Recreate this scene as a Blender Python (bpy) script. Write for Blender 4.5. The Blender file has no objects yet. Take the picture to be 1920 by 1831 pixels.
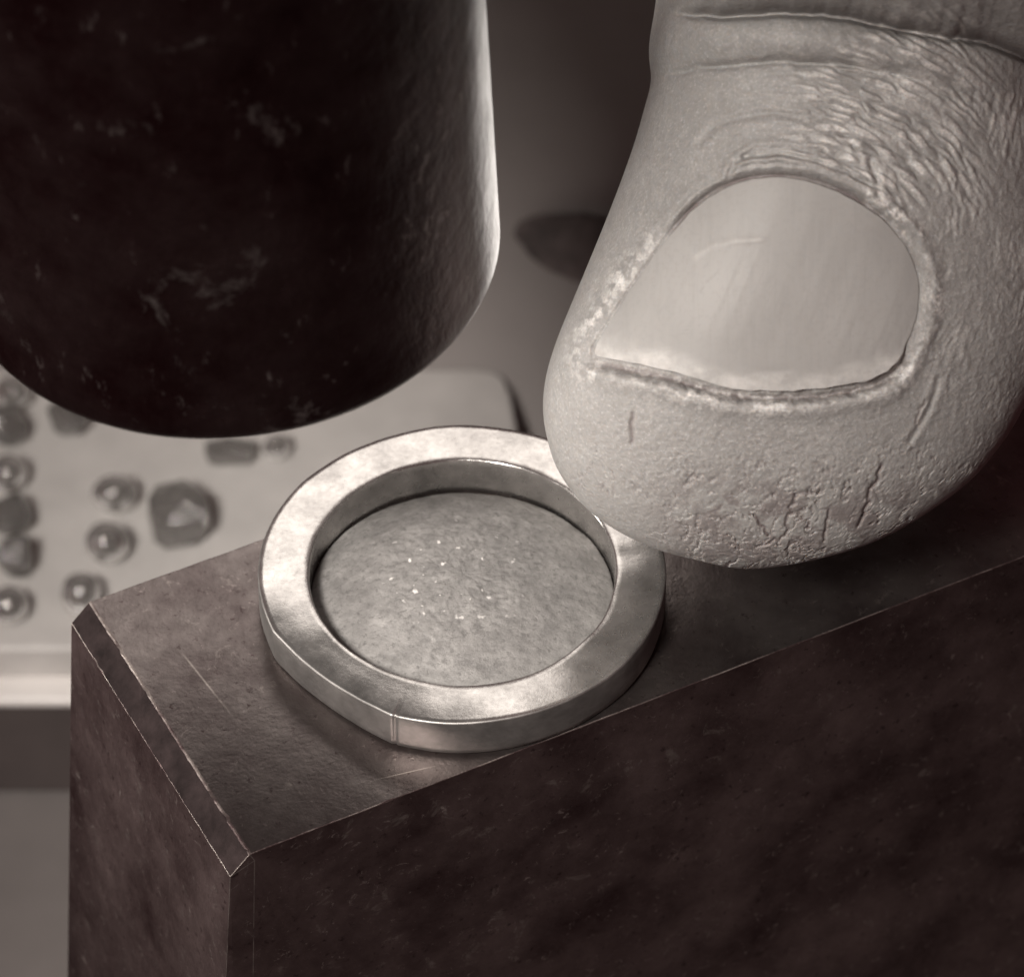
import bpy, bmesh, math, random
import numpy as np
from mathutils import Vector, Matrix

# ------------------------------------------------------------------ camera, world, lights
S = bpy.context.scene
S.unit_settings.system = 'METRIC'
S.unit_settings.scale_length = 0.01            # one unit is one centimetre
COL = S.collection
W, H = 1920.0, 1831.0
F = 9970.0                                     # focal length in photo pixels
EL = math.radians(46.0)
DEPTH = F / 450.0
cR = np.array([1.0, 0, 0])
cU = np.array([0, math.sin(EL), math.cos(EL)])
cF = np.array([0, math.cos(EL), -math.sin(EL)])
cN = -cF
CAM = np.array([0, 0, 0.2]) - DEPTH * (cF + cR * (867 - 960) / F - cU * (1068 - 915.5) / F)

cam_d = bpy.data.cameras.new('camera')
cam = bpy.data.objects.new('camera', cam_d)
COL.objects.link(cam)
cam.matrix_world = Matrix(((cR[0], cU[0], cN[0], CAM[0]), (cR[1], cU[1], cN[1], CAM[1]), (cR[2], cU[2], cN[2], CAM[2]), (0, 0, 0, 1)))
cam_d.sensor_width = 36.0
cam_d.lens = 36.0 * F / W
cam_d.clip_start = 0.5
cam_d.clip_end = 500
cam_d.dof.use_dof = True
cam_d.dof.focus_distance = DEPTH - 0.45
cam_d.dof.aperture_fstop = 1.0
S.camera = cam

wd = bpy.data.worlds.new('World')
S.world = wd
wd.use_nodes = True
wd.node_tree.nodes['Background'].inputs[0].default_value = (0.095, 0.030, 0.033, 1)
wd.node_tree.nodes['Background'].inputs[1].default_value = 0.8

def area_lamp(name, loc, target, size, power, col, sy=None, spread=180):
    l = bpy.data.lights.new(name, 'AREA')
    l.energy = power
    l.color = col
    l.size = size
    if sy:
        l.shape = 'RECTANGLE'
        l.size_y = sy
    l.spread = math.radians(spread)
    o = bpy.data.objects.new(name, l)
    COL.objects.link(o)
    o.location = loc
    o.rotation_euler = (Vector(target) - Vector(loc)).to_track_quat('-Z', 'Y').to_euler()
    return o

WARM = (1.0, 0.95, 0.885)
area_lamp('key_lamp', (-5.3, -9.9, 12.4), (-0.5, 0.0, -0.1), 3.6, 258, WARM, None, 37)
area_lamp('back_panel', (-0.8, 15.2, 16.2), (0, 0, 0), 7.5, 540, WARM)
area_lamp('added_side_fill', (-14, 0.5, 3.2), (0.5, 0.8, 0.9), 4, 110, WARM, None, 40)  # added fill from the left, brightens the thumb's edge
area_lamp('added_rim_lamp', (1.8, 4.1, -0.9), (0.1, 0.3, 2.9), 1.1, 9.0, WARM, 3.6, 60)  # added lamp, unseen behind the thumb, for the hammer's bright strip
S.view_settings.view_transform = 'Standard'
S.view_settings.look = 'None'
S.view_settings.exposure = 0.0
S.view_settings.gamma = 1.0
S.view_settings.use_curve_mapping = False
S.render.engine = 'CYCLES'
S.cycles.max_bounces = 8
S.cycles.caustics_refractive = True
S.cycles.sample_clamp_indirect = 4.0

# ------------------------------------------------------------------ helpers
def ray(px, py):
    return cF + cR * (px - 960) / F - cU * (py - 915.5) / F
def on_z(px, py, z):
    d = ray(px, py)
    t = (z - CAM[2]) / d[2]
    return CAM + d * t
def at_depth(px, py, dep):
    return CAM + ray(px, py) * dep
def px_size(p):
    """photo pixels -> centimetres at world point p"""
    return float(np.dot(np.asarray(p) - CAM, cF)) / F

def link(name, me, mat, parent=None, smooth=True):
    o = bpy.data.objects.new(name, me)
    COL.objects.link(o)
    if mat is not None and len(me.materials) == 0:
        me.materials.append(mat)
    if smooth:
        me.polygons.foreach_set('use_smooth', [True] * len(me.polygons))
    if parent is not None:
        o.parent = parent
    return o
def tag(o, label=None, cat=None, group=None, kind=None):
    for k, v in (('label', label), ('category', cat), ('group', group), ('kind', kind)):
        if v:
            o[k] = v
    return o
def grid_mesh(name, V, nu, nv, wrap_u=False, wrap_v=False):
    """V shaped (nv, nu, 3) -> quads"""
    me = bpy.data.meshes.new(name)
    V = np.ascontiguousarray(V.reshape(-1, 3), dtype=np.float32)
    iu = np.arange(nu if wrap_u else nu - 1)
    iv = np.arange(nv if wrap_v else nv - 1)
    U_, V_ = np.meshgrid(iu, iv)
    a = V_ * nu + U_
    b = V_ * nu + (U_ + 1) % nu
    c = ((V_ + 1) % nv) * nu + (U_ + 1) % nu
    d = ((V_ + 1) % nv) * nu + U_
    Q = np.stack([a, b, c, d], -1).reshape(-1, 4).astype(np.int32)
    me.vertices.add(len(V))
    me.vertices.foreach_set('co', V.ravel())
    me.loops.add(Q.size)
    me.loops.foreach_set('vertex_index', Q.ravel())
    me.polygons.add(len(Q))
    me.polygons.foreach_set('loop_start', np.arange(0, Q.size, 4, dtype=np.int32))
    me.polygons.foreach_set('use_smooth', np.ones(len(Q), dtype=bool))
    me.update(calc_edges=True)
    return me
def attr(me, name, vals):
    a = me.attributes.new(name, 'FLOAT', 'POINT')
    a.data.foreach_set('value', np.ascontiguousarray(vals, dtype=np.float32).ravel())

def hash2(ix, iy, seed):
    h = (ix.astype(np.int64) * 374761393 + iy.astype(np.int64) * 668265263 + seed * 1442695041) & 0xffffffff
    h = ((h ^ (h >> 13)) * 1274126177) & 0xffffffff
    h = (h ^ (h >> 16)) & 0xffffffff
    return h / 4294967295.0
def vnoise(x, y, seed=0):
    ix, iy = np.floor(x), np.floor(y)
    fx, fy = x - ix, y - iy
    fx = fx * fx * fx * (fx * (fx * 6 - 15) + 10)
    fy = fy * fy * fy * (fy * (fy * 6 - 15) + 10)
    a, b = hash2(ix, iy, seed), hash2(ix + 1, iy, seed)
    c, d = hash2(ix, iy + 1, seed), hash2(ix + 1, iy + 1, seed)
    return (a + (b - a) * fx) * (1 - fy) + (c + (d - c) * fx) * fy
def fbm(x, y, seed=0, n=4):
    s, a, t = 0.0, 0.5, 0.0
    for k in range(n):
        s = s + a * vnoise(x * 2 ** k + 17.3 * k, y * 2 ** k - 9.1 * k, seed + k)
        t += a
        a *= 0.5
    return s / t
def worley(x, y, seed=0):
    """distance between the two nearest cell points: 0 on the cell borders"""
    ix, iy = np.floor(x), np.floor(y)
    f1 = np.full(x.shape, 9.0)
    f2 = np.full(x.shape, 9.0)
    for dx in (-1, 0, 1):
        for dy in (-1, 0, 1):
            cx, cy = ix + dx, iy + dy
            px, py = cx + hash2(cx, cy, seed), cy + hash2(cx, cy, seed + 7)
            d = np.hypot(px - x, py - y)
            f2 = np.where(d < f1, f1, np.minimum(f2, d))
            f1 = np.minimum(f1, d)
    return f2 - f1
def sstep(a, b, x):
    t = np.clip((x - a) / (b - a), 0, 1)
    return t * t * (3 - 2 * t)
def spline(xs, ys):
    """natural cubic spline"""
    xs, ys = np.asarray(xs, float), np.asarray(ys, float)
    n = len(xs)
    h = np.diff(xs)
    A = np.zeros((n, n))
    r = np.zeros(n)
    A[0, 0] = A[-1, -1] = 1
    for i in range(1, n - 1):
        A[i, i - 1], A[i, i], A[i, i + 1] = h[i - 1], 2 * (h[i - 1] + h[i]), h[i]
        r[i] = 6 * ((ys[i + 1] - ys[i]) / h[i] - (ys[i] - ys[i - 1]) / h[i - 1])
    m = np.linalg.solve(A, r)
    def f(x):
        x = np.clip(x, xs[0], xs[-1])
        i = np.clip(np.searchsorted(xs, x) - 1, 0, n - 2)
        a, b, hh = xs[i + 1] - x, x - xs[i], h[i]
        return (m[i] * a ** 3 + m[i + 1] * b ** 3) / (6 * hh) + (ys[i] / hh - m[i] * hh / 6) * a + (ys[i + 1] / hh - m[i + 1] * hh / 6) * b
    return f
def seg_dist(x, y, pts):
    """distance to a polyline"""
    d = np.full(x.shape, 1e9)
    for (ax, ay), (bx, by) in zip(pts[:-1], pts[1:]):
        vx, vy = bx - ax, by - ay
        t = np.clip(((x - ax) * vx + (y - ay) * vy) / (vx * vx + vy * vy + 1e-9), 0, 1)
        d = np.minimum(d, np.hypot(x - ax - t * vx, y - ay - t * vy))
    return d
def inside(x, y, poly):
    r = np.zeros(x.shape, bool)
    for (ax, ay), (bx, by) in zip(poly, poly[1:] + poly[:1]):
        c = ((ay > y) != (by > y)) & (x < (bx - ax) * (y - ay) / (by - ay + 1e-12) + ax)
        r ^= c
    return r

class NT:
    """short-hand for building a material's nodes"""
    def __init__(s, name):
        s.m = bpy.data.materials.new(name)
        s.m.use_nodes = True
        s.t = s.m.node_tree
        s.b = s.t.nodes['Principled BSDF']
        s._co = None
    def n(s, typ, ins=None, **kw):
        nd = s.t.nodes.new(typ)
        for k, v in kw.items():
            setattr(nd, k, v)
        for k, v in (ins or {}).items():
            s.put(nd.inputs[k], v)
        return nd
    def put(s, sock, v):
        if isinstance(v, bpy.types.NodeSocket):
            s.t.links.new(v, sock)
        elif isinstance(v, bpy.types.Node):
            s.t.links.new(v.outputs[0], sock)
        else:
            sock.default_value = v
    def co(s):
        if s._co is None:
            s._co = s.n('ShaderNodeTexCoord').outputs['Object']
        return s._co
    def mapped(s, scale=(1, 1, 1), rot=(0, 0, 0)):
        return s.n('ShaderNodeMapping', {'Vector': s.co(), 'Scale': scale, 'Rotation': rot}).outputs[0]
    def noise(s, scale, detail=4, rough=0.6, vec=None, dist=0.0):
        return s.n('ShaderNodeTexNoise', {'Vector': vec or s.co(), 'Scale': scale, 'Detail': detail, 'Roughness': rough, 'Distortion': dist}).outputs[0]
    def voro(s, scale, feature='F1', vec=None):
        return s.n('ShaderNodeTexVoronoi', {'Vector': vec or s.co(), 'Scale': scale}, feature=feature).outputs['Distance']
    def ramp(s, fac, stops):
        r = s.n('ShaderNodeValToRGB', {'Fac': fac})
        cr = r.color_ramp
        while len(cr.elements) < len(stops):
            cr.elements.new(0.5)
        for e, (p, c) in zip(cr.elements, stops):
            e.position = p
            e.color = (c, c, c, 1) if isinstance(c, (int, float)) else (*c, 1)
        return r.outputs[0]
    def math(s, op, a, b=0.0, c=0.0, clamp=False):
        nd = s.n('ShaderNodeMath', operation=op, use_clamp=clamp)
        s.put(nd.inputs[0], a); s.put(nd.inputs[1], b); s.put(nd.inputs[2], c)
        return nd.outputs[0]
    def mix(s, fac, a, b, mode='MIX'):
        nd = s.n('ShaderNodeMix', data_type='RGBA', blend_type=mode)
        s.put(nd.inputs[0], fac)
        for i, v in ((6, a), (7, b)):
            s.put(nd.inputs[i], (*v, 1) if isinstance(v, tuple) and len(v) == 3 else v)
        return nd.outputs[2]
    def at(s, name):
        return s.n('ShaderNodeAttribute', attribute_name=name).outputs['Fac']
    def bump(s, h, strength=0.3, dist=0.02, prev=None):
        nd = s.n('ShaderNodeBump', {'Height': h, 'Strength': strength, 'Distance': dist})
        if prev is not None:
            s.put(nd.inputs['Normal'], prev)
        return nd.outputs[0]
    def seg(s, p, q, w):
        """mask of a thin straight scratch from p to q (object space xy), half width w"""
        sep = s.n('ShaderNodeSeparateXYZ', {0: s.co()})
        x, y = sep.outputs[0], sep.outputs[1]
        dx, dy = q[0] - p[0], q[1] - p[1]
        L = math.hypot(dx, dy)
        dx, dy = dx / L, dy / L
        rx, ry = s.math('SUBTRACT', x, p[0]), s.math('SUBTRACT', y, p[1])
        along = s.math('ADD', s.math('MULTIPLY', rx, dx), s.math('MULTIPLY', ry, dy))
        perp = s.math('ABSOLUTE', s.math('SUBTRACT', s.math('MULTIPLY', rx, dy), s.math('MULTIPLY', ry, dx)))
        a = s.math('SUBTRACT', 1.0, s.math('DIVIDE', perp, w), clamp=True)
        b = s.math('MULTIPLY', s.math('DIVIDE', along, L * 0.15, clamp=True), s.math('DIVIDE', s.math('SUBTRACT', L, along), L * 0.5, clamp=True))
        return s.math('MULTIPLY', a, b)
    def set(s, **kw):
        names = {'color': 'Base Color', 'metal': 'Metallic', 'rough': 'Roughness', 'normal': 'Normal', 'spec': 'Specular IOR Level',
                 'trans': 'Transmission Weight', 'ior': 'IOR', 'sss': 'Subsurface Weight', 'sssr': 'Subsurface Radius', 'ssss': 'Subsurface Scale',
                 'aniso': 'Anisotropic', 'tangent': 'Tangent', 'coat': 'Coat Weight', 'coatr': 'Coat Roughness'}
        for k, v in kw.items():
            if isinstance(v, tuple) and len(v) == 3 and k == 'color':
                v = (*v, 1)
            s.put(s.b.inputs[names[k]], v)
        return s.m

# ------------------------------------------------------------------ materials
def g(v, r=1.045, b=0.965):
    return (v * r, v, v * b)

def mat_block(bright=False, top=False):
    k = NT('worn_edge_steel' if bright else 'ground_top_steel' if top else 'block_steel')
    n1 = k.noise(2.2, 5, 0.62)
    n2 = k.noise(14, 5, 0.7)
    n3 = k.noise(60, 3, 0.6)
    fleck = k.ramp(k.noise(20, 7, 0.78, dist=0.8), [(0.60, 0.0), (0.68, 1.0)])
    blot = k.ramp(n1, [(0.30, 0.0), (0.75, 1.0)])
    spots = k.ramp(k.noise(9, 6, 0.72, dist=0.6), [(0.60, 0.0), (0.69, 1.0)])
    dark, mid = ((0.085, 0.066, 0.065), (0.20, 0.176, 0.168)) if top else ((0.055, 0.030, 0.031), (0.215, 0.158, 0.155))
    if bright:
        c = k.mix(k.ramp(k.noise(2.5, 5, 0.7), [(0.42, 0.0), (0.66, 1.0)]), (0.10, 0.07, 0.07), (0.46, 0.41, 0.38))
    else:
        c = k.mix(blot, dark, mid)
        c = k.mix(k.math('MULTIPLY', spots, 0.55), c, (0.32, 0.28, 0.26))
        c = k.mix(k.math('MULTIPLY', fleck, 0.4 if top else 0.8), c, (0.42, 0.36, 0.34))
        pits = k.ramp(k.noise(22, 4, 0.7), [(0.30, 1.0), (0.40, 0.0)])
        c = k.mix(k.math('MULTIPLY', pits, 0.7), c, (0.03, 0.014, 0.015))
        for p, q, w in SCRATCHES:
            c = k.mix(k.math('MULTIPLY', k.seg(p, q, w), 0.5), c, (0.5, 0.45, 0.41))
    rough = k.math('MULTIPLY_ADD', n2, 0.22, 0.22 if top else 0.36)
    b1 = k.bump(n1, 0.12 if top else 0.25, 0.05)
    b2 = k.bump(n2, 0.14 if top else 0.35, 0.012, b1)
    b3 = k.bump(n3, 0.2 if top else 0.3, 0.004, b2)
    return k.set(color=c, metal=0.93, rough=rough, normal=b3)

def mat_ring(side=False):
    k = NT('shaded_silver_side' if side else 'turned_silver')  # outer wall is a darker copy: shade put into its colour
    n1 = k.noise(7, 4, 0.6)
    n2 = k.noise(40, 4, 0.65)
    # fine turning lines round the ring
    sep = k.n('ShaderNodeSeparateXYZ', {0: k.co()})
    rad = k.math('SQRT', k.math('ADD', k.math('MULTIPLY', sep.outputs[0], sep.outputs[0]), k.math('MULTIPLY', sep.outputs[1], sep.outputs[1])))
    comb = k.n('ShaderNodeCombineXYZ', {0: rad, 1: sep.outputs[2], 2: 0.0})
    lines = k.noise(90, 3, 0.7, vec=comb.outputs[0])
    marks = k.ramp(k.noise(16, 6, 0.75, dist=0.5), [(0.57, 0.0), (0.66, 1.0)])
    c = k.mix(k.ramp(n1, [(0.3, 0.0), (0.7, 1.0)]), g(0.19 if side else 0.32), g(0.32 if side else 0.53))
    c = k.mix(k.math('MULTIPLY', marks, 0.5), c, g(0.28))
    rough = k.math('MULTIPLY_ADD', n2, 0.2, 0.38 if side else 0.15)
    b1 = k.bump(n2, 0.10, 0.006)
    b2 = k.bump(lines, 0.025, 0.004, b1)
    tg = k.n('ShaderNodeTangent', direction_type='RADIAL', axis='Z')
    return k.set(color=c, metal=0.9, rough=rough, normal=b2, aniso=0.0, tangent=tg.outputs[0])

def mat_dome():
    k = NT('rough_stone_dome')
    n1 = k.noise(9, 6, 0.72)
    n2 = k.noise(38, 5, 0.75)
    n3 = k.noise(90, 3, 0.7)
    c = k.mix(k.ramp(n1, [(0.35, 0.0), (0.68, 1.0)]), g(0.175), g(0.30))
    c = k.mix(k.ramp(n2, [(0.36, 0.9), (0.48, 0.0)]), c, g(0.14))
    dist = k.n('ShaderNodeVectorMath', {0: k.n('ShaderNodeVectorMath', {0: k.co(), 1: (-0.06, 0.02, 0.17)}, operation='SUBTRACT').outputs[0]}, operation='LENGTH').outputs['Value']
    glint = k.math('MULTIPLY', k.ramp(k.noise(26, 2, 0.5), [(0.67, 0.0), (0.72, 1.0)]), k.ramp(dist, [(0.15, 1.0), (0.42, 0.0)]))  # painted glints: pale specks round the crown
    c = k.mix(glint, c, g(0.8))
    b1 = k.bump(n1, 0.2, 0.02)
    b2 = k.bump(n2, 0.4, 0.010, b1)
    b3 = k.bump(n3, 0.4, 0.006, b2)
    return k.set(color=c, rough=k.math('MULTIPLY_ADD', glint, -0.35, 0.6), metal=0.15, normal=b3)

def mat_hammer():
    k = NT('blackened_hammer_steel')
    n1 = k.noise(1.6, 5, 0.65)
    n2 = k.noise(12, 6, 0.7, vec=k.mapped((1, 1, 0.5)))
    n3 = k.noise(55, 4, 0.7, vec=k.mapped((1, 1, 0.35)))
    c = k.mix(k.ramp(n1, [(0.35, 0.0), (0.7, 1.0)]), (0.024, 0.008, 0.009), (0.065, 0.040, 0.040))
    c = k.mix(k.ramp(n2, [(0.62, 0.0), (0.75, 0.6)]), c, (0.34, 0.29, 0.28))
    c = k.mix(k.ramp(k.noise(2.6, 6, 0.75, dist=0.5, vec=k.n('ShaderNodeMapping', {'Vector': k.co(), 'Location': (3.1, 0.4, 1.7)}).outputs[0]), [(0.60, 0.0), (0.72, 0.7)]), c, (0.30, 0.26, 0.25))
    c = k.mix(k.ramp(n3, [(0.30, 0.9), (0.42, 0.0)]), c, (0.04, 0.02, 0.02))
    b1 = k.bump(n1, 0.3, 0.08)
    b2 = k.bump(n2, 0.18, 0.02, b1)
    b3 = k.bump(n3, 0.35, 0.006, b2)
    return k.set(color=c, metal=0.92, rough=k.math('MULTIPLY_ADD', n2, 0.22, 0.25), normal=b3, spec=0.25)

def mat_skin():
    k = NT('dry_skin')
    n1 = k.noise(1.8, 4, 0.6)
    n2 = k.noise(26, 5, 0.7)
    n3 = k.noise(75, 3, 0.65)
    v1 = k.voro(34)
    c = k.mix(k.ramp(n1, [(0.3, 0.0), (0.7, 1.0)]), g(0.255), g(0.315))
    c = k.mix(k.ramp(n2, [(0.3, 0.7), (0.56, 0.0)]), c, g(0.20))
    c = k.mix(k.ramp(k.noise(7, 5, 0.7), [(0.40, 0.5), (0.62, 0.0)]), c, g(0.25))
    c = k.mix(k.ramp(n3, [(0.36, 0.45), (0.52, 0.0)]), c, g(0.20))
    c = k.mix(k.ramp(n3, [(0.58, 0.0), (0.70, 0.4)]), c, g(0.52))
    c = k.mix(k.math('MULTIPLY', k.at('crack_shade'), 0.85), c, (0.10, 0.07, 0.068))  # cracks, plus shade painted on the knuckle crease and tip
    dry = k.math('MULTIPLY', k.at('dry'), k.ramp(n3, [(0.35, 0.35), (0.6, 1.0)]))
    c = k.mix(k.math('MULTIPLY', dry, 0.9), c, g(0.62))
    b1 = k.bump(v1, 0.22, 0.008)
    b2 = k.bump(n2, 0.42, 0.011, b1)
    b3 = k.bump(n3, 0.4, 0.005, b2)
    return k.set(color=c, rough=k.math('MULTIPLY_ADD', n2, 0.2, 0.46), normal=b3, spec=0.35, sss=0.3, sssr=(0.1, 0.07, 0.05), ssss=0.16)

def mat_nail():
    k = NT('nail_plate')
    st = k.noise(5, 5, 0.6, vec=k.mapped((7, 0.55, 1), (0, 0, 0)))
    n1 = k.noise(1.6, 3, 0.5)
    n2 = k.noise(45, 3, 0.6)
    c = k.mix(k.ramp(n1, [(0.3, 0.0), (0.7, 1.0)]), g(0.25), g(0.31))
    c = k.mix(k.ramp(st, [(0.32, 0.40), (0.50, 0.0)]), c, g(0.25))
    c = k.mix(k.ramp(n2, [(0.36, 0.25), (0.5, 0.0)]), c, g(0.24))
    c = k.mix(k.math('MULTIPLY', k.at('free'), k.ramp(k.noise(9, 4, 0.7), [(0.35, 0.2), (0.65, 0.8)])), c, g(0.56))
    c = k.mix(k.math('MULTIPLY', k.at('mark'), 0.7), c, g(0.25))
    b1 = k.bump(st, 0.10, 0.010)
    b2 = k.bump(n2, 0.12, 0.003, b1)
    return k.set(color=c, rough=0.55, normal=b2, spec=0.28, sss=0.1, sssr=(0.1, 0.07, 0.05), ssss=0.2)

def mat_plain(name, v, rough=0.5, nscale=6, amp=0.25, metal=0.0, r=1.05, b=0.965, bmp=0.1, spec=0.5):
    k = NT(name)
    n1 = k.noise(nscale, 5, 0.65)
    c = k.mix(k.ramp(n1, [(0.3, 0.0), (0.7, 1.0)]), g(v * (1 - amp), r, b), g(v * (1 + amp), r, b))
    return k.set(color=c, rough=rough, metal=metal, spec=spec, normal=k.bump(k.noise(nscale * 6, 4, 0.6), bmp, 0.01))

def mat_glass(lo, hi, tr, bm):
    k = NT('bead_glass')
    n = k.noise(5, 3, 0.5)
    c = k.mix(n, g(lo), g(hi))
    return k.set(color=c, rough=0.03, trans=tr, ior=1.5 if tr < 0.7 else 1.85, normal=k.bump(k.noise(2.6, 4, 0.6), bm, 0.25))

# ------------------------------------------------------------------ the setting behind: bench, and an added sheet shaped to shade off upward
Z_BENCH, Z_TRAY, Z_BACK = -5.2, -4.2, -4.5
def sheet(name, prof, mat):
    prof = np.array(prof)
    xs = np.linspace(-40, 40, 30)
    V = np.zeros((len(prof), len(xs), 3))
    V[..., 0] = xs[None, :]
    V[..., 1] = prof[:, 0:1]
    V[..., 2] = prof[:, 1:2]
    return tag(link(name, grid_mesh(name, V, len(xs), len(prof)), mat), kind='structure')
y_bend = on_z(1000, 880, Z_BACK)[1]
y_mid = on_z(0, 1150, Z_BACK)[1]
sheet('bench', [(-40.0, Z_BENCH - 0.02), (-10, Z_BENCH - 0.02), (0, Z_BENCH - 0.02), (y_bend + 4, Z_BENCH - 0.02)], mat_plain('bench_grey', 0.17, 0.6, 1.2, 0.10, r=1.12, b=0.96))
prof = [(y_mid, Z_BENCH), (y_mid, Z_BACK), (y_mid + 1, Z_BACK), (y_bend - 0.3, Z_BACK)]
pxc = px_size(on_z(1000, 600, Z_BACK))
curl_y, curl_z = y_bend, Z_BACK
curl = [(curl_y, curl_z)]
for row in range(880, -60, -8):          # added sheet, curled up and over so its shade deepens upward
    a = math.radians(float(np.interp(-row, [-900, -700, -540, -400, -300, -200, 0, 150], [12, 45, 70, 93, 106, 115, 124, 126])))
    ds = 8 * pxc / (cU[1] * math.cos(a) + cU[2] * math.sin(a))
    curl_y += ds * math.cos(a)
    curl_z += ds * math.sin(a)
    curl.append((curl_y, curl_z))
prof += curl
sheet('backdrop', prof, mat_plain('backdrop_grey', 0.27, 0.85, 1.2, 0.06, spec=0.1, r=1.1))

# ------------------------------------------------------------------ steel block
A = on_z(168, 1127, 0.0)
B = on_z(468, 1601, 0.0)
def ext(p, q, px_to):
    """extend the world line p->q until it reaches photo column px_to"""
    d = q - p
    t = 0.0
    for _ in range(400):
        w = p + d * t
        v = w - CAM
        x = 960 + F * v.dot(cR) / v.dot(cF)
        if x >= px_to:
            break
        t += 0.02
    return p + d * t
Bf = ext(B, on_z(1920, 1043, 0.0), 2700)
Ab = ext(A, on_z(485, 1013, 0.0), 2700)
CH = 0.090
DR = 0.072
ab = (B - A) / np.linalg.norm(B - A)
fr = (Bf - B) / np.linalg.norm(Bf - B)
nl = np.array([ab[1], -ab[0], 0.0])             # outward normal of the left face
if nl[0] > 0:
    nl = -nl
nf = np.array([fr[1], -fr[0], 0.0])
if nf[1] > 0:
    nf = -nf
zb = Z_BENCH
def down(p, n, z):
    return np.array([p[0], p[1], z]) + n * DR * (-z)
rt = (Bf - B) / np.linalg.norm(Bf - B)
top = [A, B, Bf, Ab]
A1 = A + nl * CH + np.array([0, 0, -CH]); B1 = B + nl * CH - ab * 0.0 + np.array([0, 0, -CH]); Bc = B + rt * 0.02 + np.array([0, 0, -CH * 0.55])
A1, B1 = np.array(A1), np.array(B1)
bmx = bmesh.new()
def vv(p):
    return bmx.verts.new([float(c) for c in p])
tA, tB, tF, tK = map(vv, top)
cA, cB, cC = vv(A1), vv(B1), vv(Bc)
bA, bB, bC, bF, bK = vv(down(A1, nl, zb)), vv(down(B1, nl, zb)), vv(down(Bc, (nl * 0.75 + nf * 0.2), zb)), vv(down(Bf, nf * 0.2, zb)), vv(down(Ab, -nf * 0.0, zb))
bmx.faces.new((tA, tB, tF, tK))
bmx.faces.new((tA, cA, cB, tB))
bmx.faces.new((tB, cB, cC))
bmx.faces.new((cA, bA, bB, cB))
bmx.faces.new((cB, bB, bC, cC))
bmx.faces.new((tB, cC, bC, bF, tF))
bmx.faces.new((tF, bF, bK, tK))
bmx.faces.new((tK, bK, bA, cA, tA))
bmx.faces.new((bA, bK, bF, bC, bB))
rj = random.Random(11)
for (p, q, n_, am_) in ((A, B, 70, 0.0015), (A1, B1, 50, 0.001), (B, Bf, 140, 0.001), (A, Ab, 60, 0.002)):
    a_, b_ = Vector([float(c) for c in p]), Vector([float(c) for c in q])
    e = [x for x in bmx.edges if min((x.verts[0].co - a_).length + (x.verts[1].co - b_).length, (x.verts[1].co - a_).length + (x.verts[0].co - b_).length) < 1e-4][0]
    res = bmesh.ops.subdivide_edges(bmx, edges=[e], cuts=n_)
    dirv = (b_ - a_).normalized().cross(Vector((0, 0, 1)))
    for v_ in [x for x in res['geom_inner'] if isinstance(x, bmesh.types.BMVert)]:
        v_.co += dirv * (rj.uniform(-am_, am_) if rj.random() > 0.06 else -am_ * rj.uniform(2, 5) * (1 if dirv.dot(Vector((0, -1, 0))) > 0 else -1))
bmesh.ops.recalc_face_normals(bmx, faces=bmx.faces)
org = on_z(468, 1601, 0.0)
bmesh.ops.translate(bmx, verts=bmx.verts, vec=(-float(org[0]), -float(org[1]), 0))
me = bpy.data.meshes.new('steel_block')
bmx.to_mesh(me)
bmx.free()
SCRATCHES = []
for (x0, y0, x1, y1, w) in ((340, 1222, 442, 1350, 0.006), (1000, 1342, 1180, 1266, 0.005), (700, 1462, 830, 1432, 0.004)):
    p, q = on_z(x0, y0, 0) - org, on_z(x1, y1, 0) - org
    SCRATCHES.append(((p[0], p[1]), (q[0], q[1]), w))
block = link('steel_block', me, mat_block(), smooth=False)
me.materials.append(mat_block(True))
me.materials.append(mat_plain('dark_chamfer', 0.014, 0.8, 9, 0.5, metal=0.0, r=1.4, b=1.0, bmp=0.4, spec=0.06))  # near-black base for the chamfer and corner strip
me.materials.append(mat_block(top=True))
for p_ in me.polygons:
    if p_.normal.z > 0.95:
        p_.material_index = 3
    elif p_.normal.z > 0.3 or (p_.normal.dot(Vector([float(c) for c in nl])) > 0.35 and p_.normal.dot(Vector([float(c) for c in nf])) > 0.35):
        p_.material_index = 2
block.location = (org[0], org[1], 0)
bv = block.modifiers.new('worn_edge', 'BEVEL')
bv.width = 0.007
bw = me.attributes.new('bevel_weight_edge', 'FLOAT', 'EDGE')
for e_ in me.edges:
    m_ = (np.array(me.vertices[e_.vertices[0]].co) + np.array(me.vertices[e_.vertices[1]].co)) / 2 + np.array([org[0], org[1], 0])
    top_ = m_[2] > -0.006
    on_ab = abs(np.dot((m_ - A)[:2], nl[:2])) < 0.02
    bw.data[e_.index].value = 1.0 if (top_ and on_ab) else 0.55 if top_ else 0.3
bv.segments = 2
bv.limit_method = 'WEIGHT'
bv.material = 1
tag(block, 'dark pitted steel bench block with chamfered worn edges, under the ring', 'block')

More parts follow.
